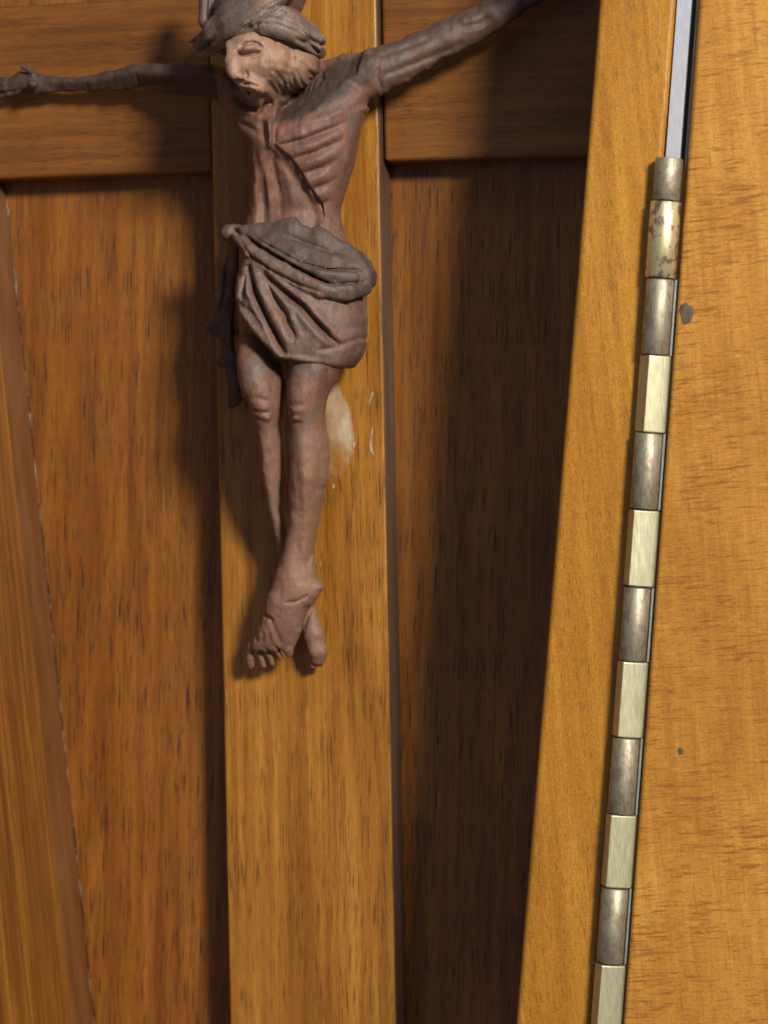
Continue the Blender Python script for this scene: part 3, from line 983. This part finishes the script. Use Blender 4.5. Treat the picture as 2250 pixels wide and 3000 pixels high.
body.ell(744, 256, 30.2, 36, 24, 2.0, -12, 0.9)
body.chain([(722, 259, 30.9, 7), (740, 259, 31.0, 8), (758, 264, 30.2, 6)], k=0.4)
body.chain([(746, 272, 28.4, 25), (758, 298, 25.4, 18)], k=0.8)
M = body.relief()
body.stroke(M, [(704, 140), (720, 127), (746, 124), (770, 140)], 32, 4.4, 0.75, 0.1, 0.2)
body.stroke(M, [(694, 154), (714, 163), (740, 159), (766, 150)], 32, 4.4, 0.95, 0.1, 0.2)
body.stroke(M, [(724, 176), (750, 176), (774, 160)], 32, 6, 0.25)
body.stroke(M, [(718, 204), (724, 218), (722, 232)], 32, 5, 0.22, 0.15, 0.2)
body.stroke(M, [(712, 250), (738, 249), (764, 257)], 31, 3.4, 0.45)
body.stroke(M, [(722, 270), (742, 270), (762, 275)], 29, 5, 0.3)
# beard locks along the jaw
for i in range(7):
    x0 = 788 + i * 15; y0 = 238 - i * 8
    body.stroke(M, [(x0, y0), (x0 - 2, y0 + 22), (x0 - 12 + 2 * i, y0 + 46)], 30, 4.0, 0.26)
for i in range(6):
    body.stroke(M, [(728 + 9 * i, 262), (738 + 7 * i, 282), (748 + 5 * i, 304)], 28, 3.2, 0.28)
for i in range(26):                       # short curls of the beard on jaw and cheek
    x0 = random.uniform(790, 900); y0 = 262 - (x0 - 790) * 0.42 - random.uniform(0, 62)
    an = random.uniform(0, 6.28)
    body.stroke(M, [(x0, y0), (x0 + 8 * math.cos(an), y0 + 8 * math.sin(an)), (x0 + 12 * math.cos(an + 0.9), y0 + 14 * math.sin(an + 0.9))], 29, 4.0, random.choice((0.10, -0.09)))
body.stroke(M, [(850, 150), (842, 185), (850, 225), (842, 262)], 29, 9, 0.25)
body.stroke(M, [(868, 165), (862, 180), (868, 192)], 28, 6, 0.4)
body.stroke(M, [(885, 180), (900, 205), (890, 240)], 27, 7, 0.35)
msk = np.exp(-((np.minimum(0, -body.poly([(600, 60), (960, 60), (960, 330), (600, 330)], 30))) ** 2))
M += body.noise2(0.7, 5) * 0.05 * msk.astype(np.float32)
M += body.noise2(1.6, 6) * 0.05 + body.noise2(0.7, 8) * 0.03 + np.abs(body.noise2(1.0, 9, 3.0)) * 0.06
body.add(M)
ob, V = vol_obj('body', body, m_body, figure)
# paler bare wood where the face and ribs are rubbed
fc = U(765, 178, 31)
fw = np.clip(1.25 - np.sqrt(((V[:, 0] - fc[0]) / 9.5) ** 2 + ((V[:, 1] - fc[1]) / 6.2) ** 2 + ((V[:, 2] - 31) / 7.5) ** 2), 0, 1)
fw = np.clip(fw * 1.9, 0, 1)
yk, yf = U(850, 1100, 20)[1], U(850, 1320, 18)[1]
fw = np.maximum(fw, 0.42 * np.clip((yk - V[:, 1]) / (yk - yf), 0, 1))      # rubbed shins and feet
stain_shade_attr(ob, V, body, [([(800, 308), (806, 374), (892, 358), (955, 330), (1050, 270), (1094, 228), (1100, 150), (1000, 158), (930, 188), (892, 252), (835, 272)], 20, 0.95),
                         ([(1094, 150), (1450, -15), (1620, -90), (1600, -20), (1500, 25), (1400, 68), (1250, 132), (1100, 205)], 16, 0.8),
                         ([(660, 175), (400, 180), (40, 185), (-100, 210), (-100, 300), (420, 295), (660, 305)], 13, 1.0),  # left arm: shadow from the head painted into its colour
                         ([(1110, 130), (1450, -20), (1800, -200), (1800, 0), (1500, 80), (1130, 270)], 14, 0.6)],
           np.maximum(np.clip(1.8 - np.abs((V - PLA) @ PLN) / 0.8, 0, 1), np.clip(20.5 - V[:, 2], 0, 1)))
at = ob.data.attributes.new('bare', 'FLOAT', 'POINT')
at.data.foreach_set('value', (fw * 0.85).astype(np.float32))
del body

# ---------------------------------------------------------------- the hair
lo = U(520, 230, 26); hi = U(990, -190, 26)
hair = Vol((lo[0], lo[1], 13.0), (hi[0], hi[1], 39.0), 0.2)
hair.ell(790, 80, 24.0, 172, 178, 8.6, 0, 0)                                 # cap round the skull
big = [(551, 118), (575, 175), (600, 172), (668, 131), (712, 108), (754, 84), (800, 40), (840, -5), (880, -60), (800, -150), (680, -150), (616, -60), (612, 0), (604, 86), (580, 98)]
rgt = [(752, 86), (800, 104), (832, 114), (858, 122), (893, 145), (930, 170), (944, 180), (950, 140), (953, 103), (925, 98), (916, 92), (902, 62), (874, 34), (834, 20), (800, 30)]
pb = np.minimum(hair.poly(big, 28), hair.poly(rgt, 26))
sl, g = hair.win((-1e3,) * 3, (1e3,) * 3, 0)
d = hair.d
kk = 0.8
hh = np.maximum(kk - np.abs(d - pb[:, :, None]), 0) / kk
hair.d = np.maximum(d, pb[:, :, None]) + hh * hh * kk * 0.25
hair.chain([(585, 138, 23.5, 30), (640, 95, 27.0, 50), (700, 62, 29.5, 55), (770, 12, 30.0, 58), (830, -50, 27.5, 60)], k=0.6, sz=0.8)
hair.chain([(568, 122, 22.5, 16), (600, 108, 24, 22)], k=0.3)
hair.chain([(578, 170, 23.0, 8), (625, 152, 25.5, 11), (672, 126, 29, 13), (752, 84, 31, 14)], k=0.25)
hair.chain([(770, 78, 31.2, 26), (830, 76, 30.4, 38), (880, 98, 28.6, 30), (922, 128, 25.5, 24), (938, 155, 23.0, 18)], k=0.5, sz=0.85)
hair.chain([(915, 112, 26, 16), (944, 110, 25, 9), (951, 106, 24.6, 5)], k=0.25)
hair.chain([(610, 60, 24, 30), (618, 0, 24, 34), (640, -80, 22, 40)], k=0.5, sz=0.8)
M = hair.relief()
for off in np.arange(-5.5, 7, 0.62):                                                   # strands along the big roll
    o_ = off * 14
    hair.stroke(M, [(575 + o_ * 0.25, 150 + o_ * 0.75), (640 + o_ * 0.45, 95 + o_ * 0.75), (720 + o_ * 0.55, 40 + o_ * 0.75), (800 + o_ * 0.6, -20 + o_ * 0.75), (850 + o_ * 0.6, -80 + o_ * 0.7)],
                28, 3.0, 0.22 + 0.13 * math.sin(off * 2.3), 0.12, 0.05)
for off in (-1.6, 0.2, 1.4):
    o_ = off * 14
    hair.stroke(M, [(775, 62 + o_), (830, 62 + o_), (885, 82 + o_), (925, 126 + o_)], 28, 4.0, 0.22, 0.25, 0.2)
hair.stroke(M, [(545, 128), (565, 122), (590, 118)], 24, 5, 0.5)
hair.stroke(M, [(575, 152), (610, 138), (650, 124)], 25, 4, 0.6)
hair.stroke(M, [(618, 75), (622, 30), (628, -30)], 25, 5, 0.6, 0.1, 0.05)
hair.stroke(M, [(604, 60), (606, 20), (610, -30)], 25, 5, 0.5, 0.1, 0.05)
hair.stroke(M, [(757, 84), (790, 50), (845, -5)], 30, 5, 0.6, 0.1, 0.05)
for p in (((880, 122), (905, 130), (925, 150)), ((905, 118), (930, 125), (945, 122))):
    hair.stroke(M, p, 27, 6, 0.6)
M += hair.noise2(0.8, 15) * 0.02
hair.add(M)
ob, V = vol_obj('hair', hair, m_hair, figure)
ob['label'] = 'coiled grey-brown carved hair'
stain_shade_attr(ob, V, hair, [([(540, -200), (900, -200), (760, 60), (690, 110), (560, 180)], 28, 0.25)])
del hair

# ------------------------------------------------------------ the loincloth
lo = U(570, 1230, 18); hi = U(1120, 590, 18)
cl = Vol((lo[0], lo[1], 9.3), (hi[0], hi[1], 31.0), 0.2)
apron = [(705, 720), (699, 760), (690, 815), (683, 858), (690, 881), (709, 918), (733, 948), (756, 981), (786, 1014), (819, 1041),
         (865, 1057), (915, 1067), (981, 1077), (1008, 1070), (1044, 1041), (1061, 1007), (1067, 974), (1058, 941), (1062, 888), (1070, 800), (1000, 740), (850, 700)]
st = [(680, 690, 1040, 17, 7.4), (760, 690, 1064, 17.2, 8.2), (860, 676, 1068, 17.6, 9.0), (930, 672, 1070, 18.2, 9.2), (1000, 670, 1072, 18.6, 9.0),
      (1050, 668, 1060, 18.6, 8.6), (1100, 680, 1040, 18.4, 8.0)]
sl, d, g = cl.loft_field(st, n=2.4)
pp = cl.poly(apron, 24)[sl[0], sl[1]][:, :, None]
kk = 1.2
hh = np.maximum(kk - np.abs(d - pp), 0) / kk
cl.put(sl, np.maximum(d, pp) + hh * hh * kk * 0.25, 0)
M = cl.relief()
folds = [([(722, 775), (746, 848), (779, 915), (812, 974), (848, 1042)], 8, 1.6), ([(779, 825), (812, 872), (845, 925), (876, 1000)], 8, 1.0),
         ([(768, 798), (839, 858), (892, 898), (931, 944), (991, 1014)], 8, 1.6), ([(716, 800), (716, 850), (712, 880)], 5, 0.6)]
for p, w, dp in folds:
    cl.stroke(M, p, 25, w, dp, 0.12, 0.25)
    for o_, a_ in ((-17, -0.45), (17, -0.40)):
        cl.stroke(M, [(q[0] + o_, q[1] - o_ * 0.55) for q in p], 25, 10, a_, 0.2, 0.25)
cl.stroke(M, [(930, 1030), (985, 1018), (1040, 990), (1062, 965)], 24, 6, 0.35)
cl.stroke(M, [(940, 960), (990, 975), (1050, 950)], 24, 9, 0.15)
cl.stroke(M, [(700, 905), (745, 950), (790, 1000), (840, 1045), (930, 1062), (1000, 1066)], 24, 9, -0.35)
cl.stroke(M, [(693, 872), (720, 900), (760, 925), (800, 985)], 24, 8, 0.35)
cl.stroke(M, [(900, 925), (960, 935), (1040, 915)], 24, 14, -0.12)
cl.add(M)
# rolled belt: three strands twisted from the knot on the left to the hip on the right
cl.chain([(676, 680, 19, 26), (720, 690, 22, 26), (790, 735, 23.6, 40), (870, 775, 24.2, 52), (960, 800, 23.8, 62), (1035, 810, 21.5, 58), (1066, 812, 18.5, 40)], k=0.4, sz=0.62)
cl.chain([(760, 690, 22.0, 40), (850, 690, 22.6, 48), (930, 730, 22.4, 56), (1000, 765, 21.6, 52), (1050, 785, 19.5, 44)], k=0.7, sz=0.45)
cl.chain([(694, 690, 22.0, 17), (735, 735, 24.4, 20), (800, 780, 25.6, 24), (870, 815, 26.2, 28), (945, 845, 26.0, 32), (1015, 852, 24.4, 32), (1064, 840, 21.4, 27)], k=0.25, sz=0.85)
cl.chain([(712, 684, 22.6, 14), (770, 715, 24.8, 18), (850, 762, 26.2, 22), (940, 800, 26.4, 24), (1030, 815, 24.2, 26)], k=0.22, sz=0.8)
cl.ell(676, 684, 19.6, 30, 27, 2.0, 20, 0.4)
cl.chain([(735, 665, 21, 14), (746, 628, 20.5, 11)], k=0.4, sz=0.7)
# loose end hanging in the shade on the left
cl.chain([(688, 700, 17, 20), (675, 790, 15.4, 22), (658, 870, 14.4, 27), (640, 940, 13.6, 28), (632, 968, 13, 22)], k=0.5, sz=0.7)
cl.chain([(612, 955, 13.2, 13), (640, 965, 13.2, 14)], k=0.3)
cl.chain([(668, 880, 14, 26), (672, 980, 13.4, 26), (668, 1050, 12.6, 26), (648, 1066, 12.2, 14)], k=0.5, sz=0.7)
cl.chain([(676, 1050, 13, 24), (690, 1120, 12.4, 24), (690, 1165, 12.0, 22), (676, 1188, 11.6, 13)], k=0.5, sz=0.7)
M = cl.relief()
cl.stroke(M, [(700, 684), (760, 722), (850, 772), (930, 815), (990, 850)], 26, 5, 0.6, 0.15, 0.25)
cl.stroke(M, [(730, 690), (800, 728), (880, 770), (960, 790), (1050, 790)], 26, 5, 0.45, 0.2, 0.2)
cl.stroke(M, [(940, 820), (985, 835), (1060, 825)], 25, 4, 0.45)
cl.stroke(M, [(690, 700), (730, 750), (800, 795), (880, 835), (960, 862)], 26, 4.5, 0.4)
cl.stroke(M, [(820, 680), (900, 715), (1000, 748)], 24, 5, 0.25)
cl.stroke(M, [(665, 668), (690, 676), (705, 692)], 23, 5, 0.4)
for p in (((672, 760), (660, 850), (640, 930)), ((690, 880), (680, 960), (676, 1040)), ((690, 1060), (700, 1120), (690, 1170))):
    cl.stroke(M, p, 15, 5, 0.5)
M += cl.noise2(0.7, 25) * 0.04 + cl.noise2(1.8, 26) * 0.05 + np.abs(cl.noise2(1.1, 27, 2.6)) * 0.06
cl.add(M)
ob, V = vol_obj('loincloth', cl, m_cloth, figure)
ob['label'] = 'carved knotted loincloth with radiating folds'
stain_shade_attr(ob, V, cl, [([(720, 600), (1110, 690), (1110, 880), (1020, 862), (900, 800), (760, 722), (690, 690)], 24, 0.7), ([(560, 690), (690, 700), (676, 860), (690, 900), (700, 1240), (560, 1240)], 14, 0.9)])  # belt staining; the shade on the loose end is painted into its colour
del cl


# ------------------------------------------------- dried glue on the upright
def blob(name, px, py, rx, ry, hz, mat, seed, ntheta=40, nr=10):
    c = U(px, py, HB); rx, ry = RR(rx, HB), RR(ry, HB)
    v, f = [], []
    r_ = random.Random(seed); ph = [r_.random() * 6.28 for _ in range(5)]
    for j in range(nr):
        k = 1 - j / (nr - 1)
        z = HB + 0.012 + hz * math.sqrt(max(0, 1 - k * k)) * (1 + 0.15 * math.sin(3 * k + ph[0]))
        for i in range(ntheta):
            a = 2 * math.pi * i / ntheta
            w = 1 + 0.06 * math.sin(2 * a + ph[1]) + 0.05 * math.sin(3 * a + ph[2]) + 0.03 * math.sin(7 * a + ph[3])
            v.append((c[0] + rx * k * w * math.cos(a), c[1] + ry * k * w * math.sin(a), z))
    for j in range(nr - 1):
        f += [(j * ntheta + i, j * ntheta + (i + 1) % ntheta, (j + 1) * ntheta + (i + 1) % ntheta, (j + 1) * ntheta + i) for i in range(ntheta)]
    f.append(tuple(range(ntheta))[::-1])
    o = mesh_obj(name, v, f, mat, None, True)
    a_ = o.data.attributes.new('film', 'FLOAT', 'POINT')
    a_.data.foreach_set('value', [min(1.0, 5.0 * (j // ntheta) / (nr - 1)) for j in range(ntheta * nr)])
    return o


g1 = blob('glue_smear', 978, 1262, 62, 148, 0.32, m_glue, 3)
tag(g1, 'milky smear of dried glue on the upright beside the knee', 'glue')


def drip(pts, r, label):
    P = [U(p[0], p[1], HB) for p in pts]
    P = [(p[0], p[1], HB + 0.05) for p in P]
    n = len(P)
    o = tube('glue_drip', P, [RR(r, HB) * (0.35 + 0.65 * math.sin(math.pi * (i + 0.4) / n)) for i in range(n)], m_glue, None, 8, 0.6)
    a_ = o.data.attributes.new('film', 'FLOAT', 'POINT')
    a_.data.foreach_set('value', [1.0] * len(o.data.vertices))
    tag(o, label, 'glue', 'small glue drips on the upright')


drip([(1092, 1148), (1088, 1160), (1083, 1175), (1080, 1190)], 5, 'short slanted glue drip high beside the milky smear')
drip([(1091, 1252), (1088, 1275), (1085, 1298), (1087, 1318), (1093, 1332)], 4.5, 'long curved glue drip right of the milky smear')
drip([(1040, 1296), (1036, 1306), (1033, 1314)], 4, 'tiny glue speck touching the right side of the milky smear')
drip([(978, 1418), (977, 1426), (977, 1434)], 4, 'tiny glue speck beside the shin below the milky smear')
drip([(938, 1640), (939, 1652), (941, 1664)], 3.2, 'thin glue fleck beside the ankle')
